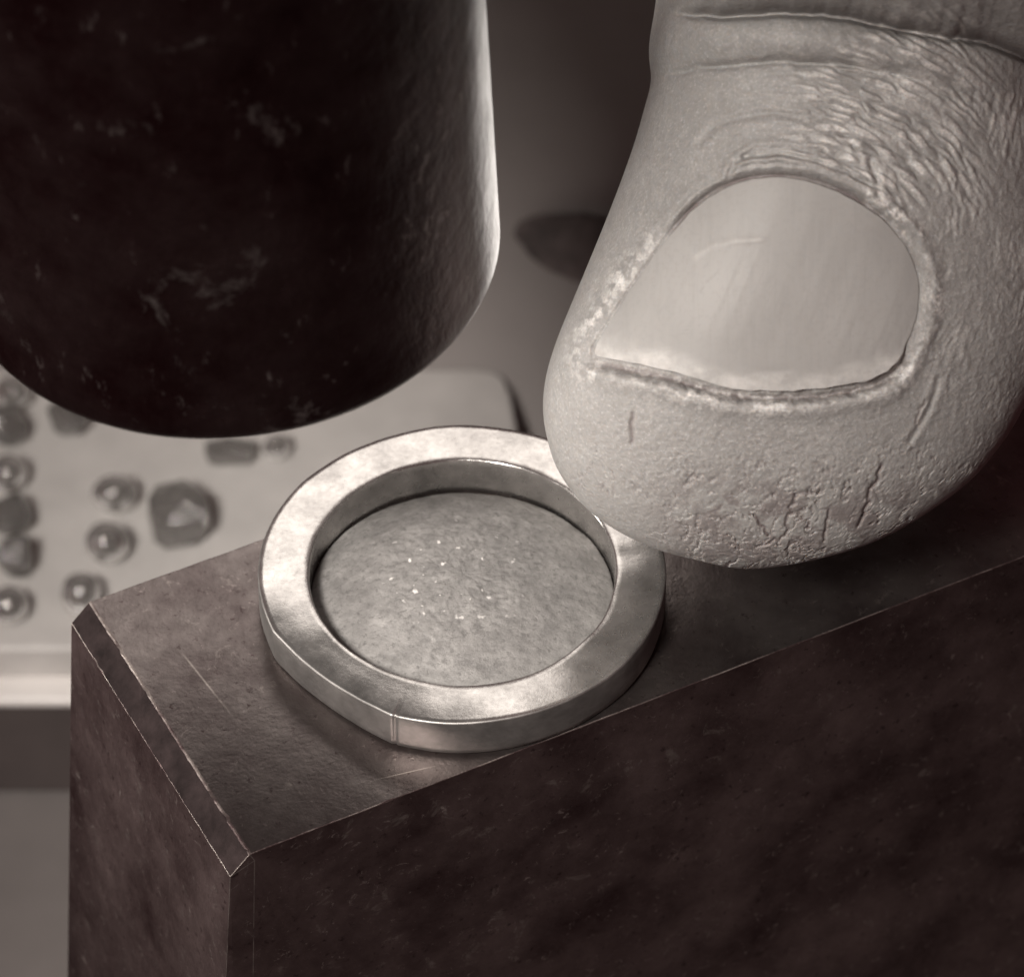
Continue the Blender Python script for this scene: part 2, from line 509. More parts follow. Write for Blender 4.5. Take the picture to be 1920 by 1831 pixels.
# ------------------------------------------------------------------ the ring and the dome inside it
RO, RI, HR = 0.851, 0.638, 0.2
nth = 720
th = np.linspace(0, 2 * np.pi, nth, endpoint=False)
a0, a1 = math.radians(203), math.radians(251)
am = (a0 + a1) / 2
ro = np.full(nth, RO)
chord = RO * 1.005 * math.cos((a1 - a0) / 2)
dlt = (th - am + np.pi) % (2 * np.pi) - np.pi
flat = np.where(np.abs(dlt) < (a1 - a0) / 2 + 0.02, chord / np.cos(dlt), 9)
ro = np.minimum(ro, 0.5 * ro + 0.5 * np.minimum(ro, flat))
ro = ro + 0.006 * (fbm(3 + 2 * np.cos(th), 3 + 2 * np.sin(th), 5) - 0.5) * 2
ri = np.full(nth, RI) + 0.008 * (fbm(3 + 2 * np.cos(th), 3 + 2 * np.sin(th), 9) - 0.5) * 2
rf_ = random.Random(23)
cuts = np.sort(np.array([rf_.uniform(0, 0.18) + i * 2 * np.pi / 21 for i in range(21)]))
sec = np.searchsorted(cuts, th) % 21
tilt = np.array([rf_.uniform(-1, 1) for _ in range(21)])[sec]
slope = np.array([rf_.uniform(-1, 1) for _ in range(21)])[sec]
mid_ = np.array([(cuts[i - 1] - (2 * np.pi if i == 0 else 0) + cuts[i]) / 2 for i in range(21)])
dsec = (th - mid_[sec] + np.pi) % (2 * np.pi) - np.pi
def soft(v, n=7):
    for _ in range(2):
        v = sum(np.roll(v, k) for k in range(-n, n + 1)) / (2 * n + 1)
    return v
tilt_s, slope_s = soft(tilt), soft(slope * dsec)
ro = ro - 0.006 * soft(np.abs(dsec) < 9, 1) * (1 - np.cos(np.clip(np.abs(soft(dsec, 2)), 0, 0.2))) * 40 * 0.25 * (np.array([rf_.uniform(0, 1) for _ in range(21)])[sec])
pts = [('o', -0.030, 0.0), ('o', -0.006, 0.012), ('o', 0.0, 0.04), ('o', 0.0, 0.09), ('o', 0.0, 0.14), ('o', 0.0, 0.190), ('o', -0.002, 0.1955), ('o', -0.007, 0.1985),
       ('m', 0.12, 0.199), ('m', 0.35, 0.200), ('m', 0.6, 0.200), ('m', 0.85, 0.198), ('i', 0.010, 0.1985), ('i', 0.004, 0.196), ('i', 0.001, 0.190), ('i', 0.0, 0.165), ('i', 0.0, 0.10), ('i', 0.0, 0.04), ('i', 0.004, 0.0)]
rows = []
seam = np.exp(-(((th - math.radians(251.5) + np.pi) % (2 * np.pi) - np.pi) / 0.008) ** 2)
seam2 = np.exp(-(((th - math.radians(318) + np.pi) % (2 * np.pi) - np.pi) / 0.008) ** 2)
for kx, a, z in pts:
    if kx == 'o':
        r = ro + a
    elif kx == 'i':
        r = ri + a
    else:
        r = ro + (ri - ro) * a
    zz = np.full(nth, z)
    if z > 0.15:
        zz = zz + 0.007 * (fbm(5 + 4 * r * np.cos(th), 5 + 4 * r * np.sin(th), 21, 3) - 0.5) - 0.012 * np.exp(-(dlt / 0.4) ** 2) * (1 - a if kx == 'm' else (1 if kx == 'o' else 0))
        zz = zz + (0.0075 * tilt_s * ((a if kx == 'm' else (0 if kx == 'o' else 1)) - 0.5) + 0.030 * slope_s)
        sa = (1 - a) ** 4 if kx == 'm' else (1.0 if kx == 'o' else 0.0)
        zz = zz - 0.006 * seam * sa
    if kx == 'o':
        r = r - 0.008 * seam * (0.6 + z * 2)
    rows.append(np.stack([r * np.cos(th), r * np.sin(th), zz], -1))
ring = link('ring', grid_mesh('ring', np.array(rows), nth, len(rows), wrap_u=True, wrap_v=True), mat_ring())
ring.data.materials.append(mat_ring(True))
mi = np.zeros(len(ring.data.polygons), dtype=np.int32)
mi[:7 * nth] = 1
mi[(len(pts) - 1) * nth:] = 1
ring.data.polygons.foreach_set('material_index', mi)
tag(ring, 'thick pale metal ring lying flat on the steel block, held by the thumb', 'ring')

nr, na = 90, 240
rr = np.linspace(0, 1, nr)[:, None] ** 0.9
aa = np.linspace(0, 2 * np.pi, na, endpoint=False)[None, :]
RD = 0.632
X = RD * rr * np.cos(aa)
Y = RD * rr * np.sin(aa)
Z = 0.05 + 0.125 * (1 - rr ** 2.6) - 0.045 * Y / RD
Z = Z + 0.012 * (fbm(X * 9 + 40, Y * 9 + 40, 31, 5) - 0.5) + 0.006 * (fbm(X * 60 + 40, Y * 60 + 40, 37, 3) - 0.5)
# skirt to the block top
sk = np.stack([RD * 1.004 * np.cos(aa[0]), RD * 1.004 * np.sin(aa[0]), np.full(na, 0.0)], -1)
Vd = np.concatenate([np.stack([X, Y, Z], -1), sk[None]], 0)
dome = link('domed_disc', grid_mesh('domed_disc', Vd, na, nr + 1, wrap_u=True), mat_dome())
tag(dome, 'rough grey domed disc sitting inside the ring', 'disc')

# ------------------------------------------------------------------ the hammer head
hz = 1.9
hb = on_z(428, 470, hz)
sc = px_size(hb)
RH = 511 * sc
pr = [(0.0, 0.0), (RH * 0.6, 0.0), (RH - 0.06, 0.0), (RH - 0.035, 0.006), (RH - 0.012, 0.024), (RH, 0.055)]
for z in np.linspace(0.12, 6.0, 60):
    pr.append((RH * (1 - 0.004 * z), z))
pr.append((0.0, 6.0))
nh = 180
th2 = np.linspace(0, 2 * np.pi, nh, endpoint=False)
Vh = np.zeros((len(pr), nh, 3))
for i, (r, z) in enumerate(pr):
    wob = 0.006 * (fbm(4 + 2.5 * np.cos(th2) + 0 * z, 4 + 2.5 * np.sin(th2) + z * 0.8, 51, 4) - 0.5) if r > 0.3 else 0
    Vh[i, :, 0] = (r + wob) * np.cos(th2)
    Vh[i, :, 1] = (r + wob) * np.sin(th2)
    Vh[i, :, 2] = z
hammer = link('hammer_head', grid_mesh('hammer_head', Vh, nh, len(pr), wrap_u=True), mat_hammer())
hammer.matrix_world = Matrix.Translation([float(c) for c in hb]) @ Matrix.Rotation(math.radians(3.2), 4, Vector([float(c) for c in cN]))
tag(hammer, 'black worn cylindrical hammer head hanging above and behind the ring', 'hammer')

# ------------------------------------------------------------------ the thumb
YT = 1066.0
Lp = [(-900, 1300), (-600, 1275), (-300, 1250), (-120, 1236), (0, 1230), (40, 1224), (80, 1218), (110, 1218), (140, 1221), (170, 1217), (200, 1209), (250, 1195), (310, 1175), (380, 1149), (450, 1121), (520, 1092), (580, 1067), (640, 1043),
      (700, 1025), (740, 1019), (790, 1020), (830, 1028), (870, 1041), (910, 1064), (950, 1097), (980, 1134), (1010, 1186), (1035, 1248), (1053, 1318), (YT, 1400)]
Rp = [(-900, 2120), (-600, 2090), (-300, 2060), (-100, 2040), (0, 2020), (100, 1998), (160, 1990), (250, 2003), (350, 2012), (450, 2014), (550, 2004), (640, 1980), (710, 1950), (760, 1922), (800, 1899), (850, 1864), (900, 1820), (950, 1755),
      (990, 1692), (1025, 1614), (1050, 1525), (YT, 1400)]
tt = lambda y: np.sqrt(np.maximum(YT - np.asarray(y, float), 0))
Ls = spline([float(tt(y)) for y, x in Lp][::-1], [x for y, x in Lp][::-1])
Rs = spline([float(tt(y)) for y, x in Rp][::-1], [x for y, x in Rp][::-1])
Tp = [(-900, 400), (-500, 390), (-200, 370), (0, 355), (150, 350), (360, 350), (560, 335), (700, 300), (800, 262), (880, 222), (950, 172), (1010, 118), (1045, 70), (YT, 0)]
Ts = spline([float(tt(y)) for y, x in Tp][::-1], [x for y, x in Tp][::-1])
S0 = -0.27
def hbase(x, y):
    L, R, T = Ls(tt(y)), Rs(tt(y)), Ts(tt(y))
    xc, w = (L + R) / 2, np.maximum((R - L) / 2, 1e-3)
    s = np.clip((x - xc) / w, -1, 1)
    sp = np.where(s < S0, (s - S0) / (1 + S0), (s - S0) / (1 - S0))
    return 1.1 * T * np.maximum(1 - np.abs(sp) ** 2.0, 0) ** 0.5

NAIL = [(1100, 672), (1135, 615), (1168, 562), (1200, 515), (1243, 457), (1288, 407), (1330, 376), (1375, 358), (1430, 351), (1500, 359), (1560, 382), (1610, 411), (1650, 444), (1684, 486), (1700, 530), (1703, 577),
        (1694, 626), (1677, 665), (1655, 696), (1628, 716), (1560, 732), (1480, 741), (1400, 741), (1330, 731), (1260, 708), (1190, 690), (1135, 681)]
def smooth_poly(P, it=2):
    for _ in range(it):
        Q = []
        for a, b in zip(P, P[1:] + P[:1]):
            Q += [(0.75 * a[0] + 0.25 * b[0], 0.75 * a[1] + 0.25 * b[1]), (0.25 * a[0] + 0.75 * b[0], 0.25 * a[1] + 0.75 * b[1])]
        P = Q
    return P
NAILS = smooth_poly(NAIL, 1)
rnd = random.Random(4)
def wiggle(p, q, n, amp):
    out = []
    for i in range(n + 1):
        t = i / n
        j = amp * math.sin(math.pi * t)
        out.append((p[0] + (q[0] - p[0]) * t + rnd.uniform(-j, j), p[1] + (q[1] - p[1]) * t + rnd.uniform(-j, j)))
    return out
CRACKS = [(wiggle((1640, 872), (1602, 985), 14, 7), 3.0, 10), (wiggle((1614, 900), (1641, 938), 6, 4), 2.0, 6), (wiggle((1180, 778), (1179, 832), 6, 3), 3.5, 6), (wiggle((1482, 926), (1466, 1000), 11, 8), 2.6, 8),
          (wiggle((1545, 955), (1540, 1012), 8, 5), 2.4, 8), (wiggle((1408, 966), (1434, 1002), 6, 4), 2.8, 9), (wiggle((1480, 925), (1532, 922), 6, 4), 2.2, 7), (wiggle((1700, 795), (1716, 755), 5, 3), 2.2, 6),
          (wiggle((1278, 908), (1296, 882), 5, 3), 2.2, 5), (wiggle((1412, 1024), (1466, 1004), 7, 5), 2.2, 7)]
for _ in range(0):
    cx, cy = rnd.uniform(1130, 1720), rnd.uniform(840, 1040)
    if cx > 1290 or rnd.random() < 0.35:
        if cy < 1066 - 0.0009 * (cx - 1400) ** 2:
            an = rnd.choice((rnd.uniform(-0.5, 0.5), rnd.uniform(1.0, 2.2)))
            ln = rnd.uniform(6, 26)
            CRACKS.append((wiggle((cx, cy), (cx + ln * math.cos(an), cy + ln * math.sin(an)), 3, 4), rnd.uniform(1.5, 2.6), rnd.uniform(2, 7)))
LINES = [   # hand-placed skin creases: points, half width, depth
    ([(1300, 290), (1312, 272), (1335, 254), (1370, 246), (1430, 238), (1480, 246), (1520, 262)], 5, 5),
    ([(1380, 318), (1440, 312), (1500, 325), (1560, 347), (1612, 372)], 4, 9),
    ([(1352, 352), (1362, 326), (1400, 304), (1450, 303), (1500, 310)], 4, 6),
    ([(1500, 240), (1540, 262), (1572, 292), (1590, 330)], 4, 4),
    ([(1605, 325), (1620, 360), (1622, 385)], 4, 6),
    ([(1690, 830), (1725, 770), (1742, 715)], 4, 4),
    ([(1250, 20), (1300, 60)], 4, 3),
]
CR1 = spline([1150, 1240, 1310, 1505, 1610, 1720, 1850, 1915, 2100], [45, 48, 54, 62, 76, 94, 108, 126, 150])
CR2 = spline([1150, 1220, 1300, 1460, 1560, 1640, 1740, 1900], [158, 154, 150, 147, 154, 166, 188, 215])
def detail(x, y):
    """sculpted relief in photo pixels, with masks for cracks, dry skin and painted light and shade"""
    xf, yf = x.ravel(), y.ravel()
    D = np.zeros_like(xf)
    crack_shade = np.zeros_like(xf)
    dry = np.zeros_like(xf)
    vis = (yf > -200) & (xf < 2000)
    n1 = fbm(xf / 60, yf / 60, 3)
    n_hi = fbm(xf / 9, yf / 9, 11, 3) - 0.5
    n_mid = fbm(xf / 22, yf / 22, 12, 3) - 0.5
    D += 1.0 * n_hi + 2.2 * n_mid
    # distance to the nail
    dn = np.full_like(xf, 999.0)
    near = (xf > 950) & (xf < 1900) & (yf > 180) & (yf < 900)
    P = NAILS + NAILS[:1]
    dn[near] = seg_dist(xf[near], yf[near], P)
    ins = np.zeros_like(near)
    ins[near] = inside(xf[near], yf[near], NAILS)
    sd = np.where(ins, -dn, dn)
    low = sstep(640, 700, yf) * sstep(1080, 1150, xf) * sstep(1720, 1660, xf)
    D += -(8 + 8 * low) * sstep(8, -6, sd)                                     # the bed the plate lies on
    side = 1 - low
    jag = 5 * (fbm(xf / 20, yf / 20, 61, 3) - 0.5)
    D += side * (9 * np.exp(-((sd - 26 + jag) / 15) ** 2))               # nail folds
    D += side * (-3.0 * np.exp(-((sd - 1) / 4) ** 2) - 9 * np.exp(-((sd - 3) / 5) ** 2) * sstep(470, 420, yf))
    crack_shade += 0.6 * np.exp(-((sd - 1 + 0.5 * jag) / 5) ** 2) * sstep(470, 410, yf)
    gapw = 13 + 5 * np.sin(xf / 60)
    D += low * (-28 * np.exp(-((sd - 9 + 1.5 * jag) / (9 + 4 * sstep(1350, 1150, xf))) ** 2) + 10 * np.exp(-((sd - 34 + jag) / 16) ** 2))
    crack_shade += low * 0.7 * np.exp(-((sd - 11 + 1.5 * jag) / 7) ** 2) + side * 0.35 * np.exp(-((sd - 1 + jag * 0.6) / 3.5) ** 2) * sstep(0.40, 0.6, n1 + 0.05)
    prox = sstep(480, 400, yf)
    D += prox * (7 * np.exp(-((sd - 60) / 40) ** 2))
    D += prox * (7 * np.exp(-((sd - 15 + jag) / 5) ** 2) + 5 * np.exp(-((sd - 30 + 1.5 * jag) / 5) ** 2) * sstep(1330, 1400, xf))
    # dry flaky skin round the nail
    fl = fbm(xf / 13, yf / 13, 71, 3)
    band = np.exp(-((sd - 24) / 20) ** 2) * (~ins) * (0.4 + 0.6 * sstep(0.38, 0.58, fbm(xf / 65, yf / 65, 73, 2)))
    wl = sstep(1330, 1180, xf) * sstep(380, 520, yf) + 1.5 * sstep(1560, 1640, xf) * sstep(330, 400, yf) + low * 0.9 + 0.25 * prox * sstep(1330, 1420, xf)
    dry = np.clip(band * np.clip(wl, 0, 1) * sstep(0.40, 0.60, fl), 0, 1)
    D += 3.5 * dry * (fl - 0.35) + 3 * band * np.clip(wl, 0, 1) * n_hi
    # knuckle folds
    f1 = sstep(1235, 1330, xf)
    yk = yf + 12 * (fbm(xf / 45, yf / 200, 43, 3) - 0.5)
    dy = CR1(xf) - yk
    D += f1 * np.where(dy > 0, 260 * (1 - np.exp(-np.maximum(dy, 0) / 52)), 0)
    D += -36 * f1 * np.exp(-(dy / 9) ** 2)
    crack_shade += f1 * np.exp(-((dy - 3) / 8) ** 2) * (0.25 + 0.4 * sstep(1400, 1800, xf))  # shade of the fold painted along the crease
    d2 = yk - CR2(xf)
    roll = np.clip((yf - CR1(xf)) / np.maximum(CR2(xf) - CR1(xf), 1), 0, 1)
    D += (30 + 14 * (n1 - 0.5)) * f1 * np.sin(np.pi * roll) ** 0.8 * sstep(1950, 1650, xf) + 17 * (1 - f1) * np.exp(-((yf - 95) / 45) ** 2)
    D += -14 * np.exp(-(d2 / 7) ** 2) * sstep(1230, 1270, xf) * sstep(1760, 1600, xf) - 5 * np.exp(-((d2 - 4) / 22) ** 2) * sstep(1760, 1500, xf)
    # long wrinkles curving round the cuticle, to the upper right of the nail
    px_, py_ = xf - 1400, yf - 560
    rho = np.hypot(px_, py_ * 1.15)
    phi = np.arctan2(py_, px_)
    wr = fbm(rho / 21 + 1.5 * n1, phi * 5.5, 81, 2)
    mw = sstep(1390, 1560, xf) * sstep(470, 330, yf) * sstep(110, 200, yf + 95 * sstep(1480, 1680, xf)) * sstep(10, 50, sd) * sstep(1900, 1720, xf)
    wc = worley(rho / 17 + 0.8 * n1 + 0.35 * n_mid, phi * 5.2 + 0.6 * n1, 83)
    D += mw * (6.0 * np.minimum(wc / 0.5, 1) + 13 * (wr - 0.5))
    dry = np.maximum(dry, 1.0 * mw * sstep(0.2, 0.55, wc) * sstep(0.34, 0.52, fbm(xf / 40, yf / 40, 87, 2)))  # highlights painted on the plump wrinkle tops
    dry = np.maximum(dry, 0.4 * mw * sstep(0.48, 0.66, wr))
    # fine upright ridges on the right flank
    rf = fbm((xf + 0.18 * yf + 20 * n1) / 13, yf / 70, 91, 2)
    mr = sstep(1690, 1780, xf) * sstep(850, 600, yf) * sstep(90, 180, yf)
    rc = worley((xf + 0.18 * yf + 22 * n1) / 13 + 0.4 * n_mid, yf / 62 + 0.8 * n1, 93)
    mr = mr * (0.25 + 0.75 * sstep(0.42, 0.62, fbm(xf / 110, yf / 130, 97, 2)))
    D += mr * (2.2 * np.minimum(rc / 0.5, 1) + 4 * (rf - 0.5))
    dry = np.maximum(dry, 0.7 * mr * sstep(0.25, 0.6, rc) * sstep(0.45, 0.65, fbm(xf / 50, yf / 70, 89, 2)))
    dry = np.maximum(dry, 0.3 * mr * sstep(0.5, 0.68, rf))
    # crackled fingertip
    wx, wy = xf + 30 * (n1 - 0.5) + 34 * n_mid + 12 * n_hi, yf + 22 * (fbm(xf / 50, yf / 50, 14) - 0.5) + 34 * (fbm(xf / 21, yf / 21, 15, 3) - 0.5)
    w1 = worley(wx / 46, wy / 30, 101)
    w2 = worley(wx / 20 + 5, wy / 14, 103)
    mt = sstep(765, 850, yf) * (0.3 + 0.7 * sstep(1120, 1330, xf))
    amt = sstep(0.3, 0.65, fbm(xf / 90, yf / 90, 107))
    c1 = np.exp(-(w1 / 0.09) ** 2) * mt * amt
    c2 = np.exp(-(w2 / 0.13) ** 2) * mt * 0.6
    D += -1.7 * c1 - 1.3 * c2
    crack_shade += 0.10 * c1
    w3 = worley(wx / 26, wy / 17 + 9, 113)
    D += -1.1 * np.exp(-(w3 / 0.12) ** 2) * (1 - mt) * sstep(1150, 1250, yf + 0.55 * xf - 200) * (~ins)
    q1 = np.abs(fbm(wx / 34, wy / 24, 131, 3) - 0.5)
    q2 = np.abs(fbm(wx / 19 + 7, wy / 15, 137, 2) - 0.5)
    brk = sstep(0.36, 0.50, fbm(xf / 28, yf / 28, 139, 2)) * sstep(1120, 1400, xf) * sstep(830, 920, yf)
    k1 = np.exp(-(q1 / 0.024) ** 2) * brk
    k2 = np.exp(-(q2 / 0.03) ** 2) * sstep(780, 860, yf) * sstep(0.4, 0.6, fbm(xf / 45, yf / 45, 149, 2))
    D += -8 * k1 - 3.2 * k2
    crack_shade = np.maximum(crack_shade, 0.9 * k1)
    crack_shade = np.maximum(crack_shade, 0.45 * k2)
    tip_shade = sstep(850, 960, yf) * sstep(1150, 1350, xf) * sstep(0.40, 0.62, fbm(wx / 40, wy / 26, 151, 4))  # fingertip mottling, with its shade put into the colour
    crack_shade = np.maximum(crack_shade, 0.55 * tip_shade)
    lx = vis & (yf > 700)
    for pl, wd_, dp in CRACKS:
        xs_, ys_ = [p[0] for p in pl], [p[1] for p in pl]
        m = lx & (xf > min(xs_) - 25) & (xf < max(xs_) + 25) & (yf > min(ys_) - 25) & (yf < max(ys_) + 25)
        if m.any():
            d = seg_dist(xf[m], yf[m], pl)
            e = np.exp(-(d / wd_) ** 2)
            D[m] += -0.9 * dp * e
            crack_shade[m] = np.maximum(crack_shade[m], e * min(1, dp / 9))
    for pl, wd_, dp in LINES:
        xs_, ys_ = [p[0] for p in pl], [p[1] for p in pl]
        m = (xf > min(xs_) - 40) & (xf < max(xs_) + 40) & (yf > min(ys_) - 40) & (yf < max(ys_) + 40)
        if m.any():
            d = seg_dist(xf[m], yf[m], pl)
            D[m] += -0.9 * dp * np.exp(-(d / (1.3 * wd_)) ** 2) + 0.5 * dp * np.exp(-((d - wd_ * 2.6) / (wd_ * 1.8)) ** 2)
    D *= vis
    sh = x.shape
    return D.reshape(sh), np.clip(crack_shade, 0, 1).reshape(sh), (dry * vis).reshape(sh), sd.reshape(sh)

ys = np.concatenate([np.linspace(-900, -60, 36), np.arange(-56, 860, 2.3), YT - (np.linspace(math.sqrt(YT - 860), 0.0, 150)) ** 2])
nv = len(ys)
tf = np.linspace(0, np.pi, 440)
tb = np.linspace(np.pi, 2 * np.pi, 92)[1:-1]
Lr, Rr, Tr = Ls(tt(ys)), Rs(tt(ys)), Ts(tt(ys))
Xf = Lr[:, None] + (Rr - Lr)[:, None] * (1 - np.cos(tf))[None, :] / 2
Yf = np.repeat(ys[:, None], len(tf), 1)
Hf = hbase(Xf, Yf)
D, crk, dryv, sdv = detail(Xf, Yf)
edge = np.clip(Hf / np.maximum(Tr[:, None], 1e-3) * 2.2, 0, 1)
Hf = Hf + D * edge
Xb = Lr[:, None] + (Rr - Lr)[:, None] * (1 - np.cos(tb))[None, :] / 2
Yb = np.repeat(ys[:, None], len(tb), 1)
Hb = (1.12 + 1.1 * sstep(430, 120, ys) + 0.9 * sstep(150, -350, ys))[:, None] * Tr[:, None] * np.sin(tb)[None, :]  # unseen back bulked out like the hand behind, to block reflections
PX = np.concatenate([Xf, Xb], 1)
PY = np.concatenate([Yf, Yb], 1)
PH = np.concatenate([Hf, Hb], 1)
def to_world(px, py, ph, dep):
    k = dep / F
    d = dep - ph * k
    # place on the plane at depth dep, then raise towards the camera
    x = (px - 960) * k
    y = -(py - 915.5) * k
    return CAM + d[..., None] * cF + x[..., None] * cR + y[..., None] * cU
dep = DEPTH - 0.5
for _ in range(14):
    w = to_world(PX[::6, ::4], PY[::6, ::4], PH[::6, ::4], dep)
    rr_ = np.hypot(w[..., 0], w[..., 1])
    on_ring = (rr_ > RI) & (rr_ < RO)
    pen = max(0.0, float((HR - w[..., 2][on_ring]).max()) - 0.03) if on_ring.any() else 0.0
    penb = max(0.0, -0.02 - float(w[..., 2].min()))
    need = max(pen, penb)
    if need <= 0.003:
        break
    dep -= need / math.sin(EL) * 0.8
TH_DEP = dep
Wd = to_world(PX, PY, PH, TH_DEP)
T0 = to_world(np.array([1400.0]), np.array([1000.0]), np.array([0.0]), TH_DEP)[0]
# object axes follow the thumb, so that textures follow it too
MT = Matrix(((cR[0], cU[0], cN[0], T0[0]), (cR[1], cU[1], cN[1], T0[1]), (cR[2], cU[2], cN[2], T0[2]), (0, 0, 0, 1)))
Bas = np.stack([cR, cU, cN], 1)
me = grid_mesh('thumb', (Wd - T0) @ Bas, PX.shape[1], nv, wrap_u=True)
zc = np.zeros_like(Xb)
attr(me, 'crack_shade', np.concatenate([crk, zc], 1))
attr(me, 'dry', np.concatenate([dryv, zc], 1))
thumb = link('thumb', me, mat_skin())
thumb.matrix_world = MT
tag(thumb, 'bare human thumb with cracked dry skin, pressing down the right of the ring', 'thumb')
print('thumb depth', TH_DEP, 'min z', float(Wd[..., 2].min()))

# nail plate: a child of the thumb
NO = np.array(smooth_poly(NAIL, 2))
NO = NO + (5 * (fbm(NO[:, 0] / 16, NO[:, 1] / 16, 221, 2) - 0.5))[:, None] * (NO - NO.mean(0)) / np.linalg.norm(NO - NO.mean(0), axis=1)[:, None]
NC = np.array([1420.0, 560.0])
rho = np.concatenate([np.linspace(0, 0.9, 90), np.linspace(0.905, 0.985, 20)])
XN = NC[0] + rho[:, None] * (NO[:, 0] - NC[0])[None, :]
YN = NC[1] + rho[:, None] * (NO[:, 1] - NC[1])[None, :]
HN = hbase(XN, YN) - 1.5 - 5 * rho[:, None] ** 8 * sstep(690, 650, NO[:, 1])[None, :] + 3.0 * sstep(650, 720, YN)
HN = HN + 0.8 * (fbm((XN + 0.42 * YN) / 15, YN / 400, 201, 3) - 0.5) * 2 + 2.0 * (fbm(XN / 120, YN / 120, 203, 2) - 0.5)
ridge = np.exp(-(seg_dist(XN, YN, [(1290, 497), (1318, 480), (1360, 470), (1410, 467)]) / 5) ** 2)
HN = HN + 2.5 * ridge
thick = np.where(NO[:, 1] > 660, 8.0, 5.0)
XS = NC[0] + 0.99 * (NO[:, 0] - NC[0])
YS = NC[1] + 0.99 * (NO[:, 1] - NC[1])
jagn = 9 * (fbm(NO[:, 0] / 14, NO[:, 1] / 12, 205, 2) - 0.5) * (NO[:, 1] > 660)
rows_x = [XN, XS[None], XS[None], (NC[0] + 0.95 * (NO[:, 0] - NC[0]))[None]]
rows_y = [YN, (YS + jagn)[None], (YS + jagn)[None], (NC[1] + 0.95 * (NO[:, 1] - NC[1]))[None]]
rows_h = [HN, (HN[-1] - 2.0)[None], (HN[-1] - thick)[None], (HN[-1] - thick - 3)[None]]
XN, YN, HN = np.concatenate(rows_x), np.concatenate(rows_y), np.concatenate(rows_h)
WN = to_world(XN, YN, HN, TH_DEP)
me = grid_mesh('nail', (WN - T0) @ Bas, XN.shape[1], XN.shape[0], wrap_u=True)
edge_pts = [(1100, 672), (1135, 681), (1190, 690), (1260, 708), (1330, 731), (1400, 741), (1480, 741), (1560, 732), (1628, 716), (1655, 696)]
de = seg_dist(XN, YN, edge_pts) + 26 * (fbm(XN / 30, YN / 30, 207, 3) - 0.5)
ridge = np.concatenate([ridge, np.zeros((3, ridge.shape[1]))])
attr(me, 'free', np.clip(sstep(46, 14, de) + 0.5 * ridge, 0, 1))
mk = 0.22 * sstep(632, 668, YN + 8 * (fbm(XN / 60, YN / 60, 211) - 0.5)) + 0.10 * np.exp(-((YN - 515) / 35) ** 2)
for p, q in (((1312, 542), (1332, 525)), ((1270, 635), (1287, 612)), ((1300, 560), (1306, 553)), ((1225, 600), (1232, 588))):
    mk = np.maximum(mk, np.exp(-(seg_dist(XN, YN, [p, q]) / 2.2) ** 2))
for _ in range(16):
    mx_, my_ = rnd.uniform(1200, 1420), rnd.uniform(400, 640)
    if mx_ > 1100 + (672 - my_) * 0.83 + 20:
        ml_ = rnd.uniform(15, 60)
        mk = np.maximum(mk, rnd.uniform(0.08, 0.25) * np.exp(-(seg_dist(XN, YN, [(mx_, my_), (mx_ + 0.5 * ml_, my_ - 0.87 * ml_)]) / 3.5) ** 2))
attr(me, 'mark', mk)
nail = link('nail', me, mat_nail(), parent=thumb)

# ------------------------------------------------------------------ the tray with beads, out of focus behind
def tray_pt(px, py):
    return on_z(px, py, Z_TRAY)
tray_mat = mat_plain('tray_white', 0.55, 0.38, 3.0, 0.10, bmp=0.03)
lip_mat = mat_plain('tray_lip_white', 0.82, 0.3, 1.5, 0.05, bmp=0.02)
outline = [(-900, 1216), (1010, 1216), (985, 900), (968, 790), (958, 735), (945, 706), (925, 694), (890, 690), (-900, 690)]
t0 = tray_pt(400, 1000)
tray = bpy.data.objects.new('bead_tray', None)
COL.objects.link(tray)
tray.location = [float(c) for c in t0]
tag(tray, 'pale flat tray with a bright front lip, scattered with beads behind the block', 'tray')
def prism(name, poly, z0, z1, mat, parent, bev=0.0):
    b = bmesh.new()
    lo = [b.verts.new((p[0], p[1], z0)) for p in poly]
    hi = [b.verts.new((p[0], p[1], z1)) for p in poly]
    b.faces.new(lo[::-1])
    b.faces.new(hi)
    n = len(poly)
    for i in range(n):
        b.faces.new((lo[i], lo[(i + 1) % n], hi[(i + 1) % n], hi[i]))
    bmesh.ops.recalc_face_normals(b, faces=b.faces)
    if bev:
        bmesh.ops.bevel(b, geom=[e for e in b.edges], offset=bev, segments=4, profile=0.5, affect='EDGES')
    m = bpy.data.meshes.new(name)
    b.to_mesh(m)
    b.free()
    return link(name, m, mat, parent, smooth=False)
poly = [(tray_pt(*p) - t0)[:2] for p in outline]
prism('plate', poly, Z_BACK + 0.02 - Z_TRAY, 0.0, tray_mat, tray, 0.03)
zl = Z_TRAY - 0.22
y1 = on_z(0, 1256, zl)[1] - t0[1]
y0 = on_z(0, 1312, zl)[1] - t0[1]
x0, x1 = tray_pt(-900, 1216)[0] - t0[0], tray_pt(1010, 1216)[0] - t0[0]
prism('front_lip', [(x0, y0), (x1, y0), (x1, y1), (x0, y1)], zl - Z_TRAY - 0.07, zl - Z_TRAY, lip_mat, tray, 0.03)
ys_ = on_z(0, 1500, Z_BENCH)[1] - t0[1]
prism('skirt', [(x0, y0 + 0.03), (x1, y0 + 0.03), (x1, y1), (x0, y1)], Z_BENCH + 0.02 - Z_TRAY, zl - Z_TRAY - 0.072, mat_plain('tray_skirt_dark', 0.07, 0.5, 2, 0.15, r=1.25), tray, 0.01)

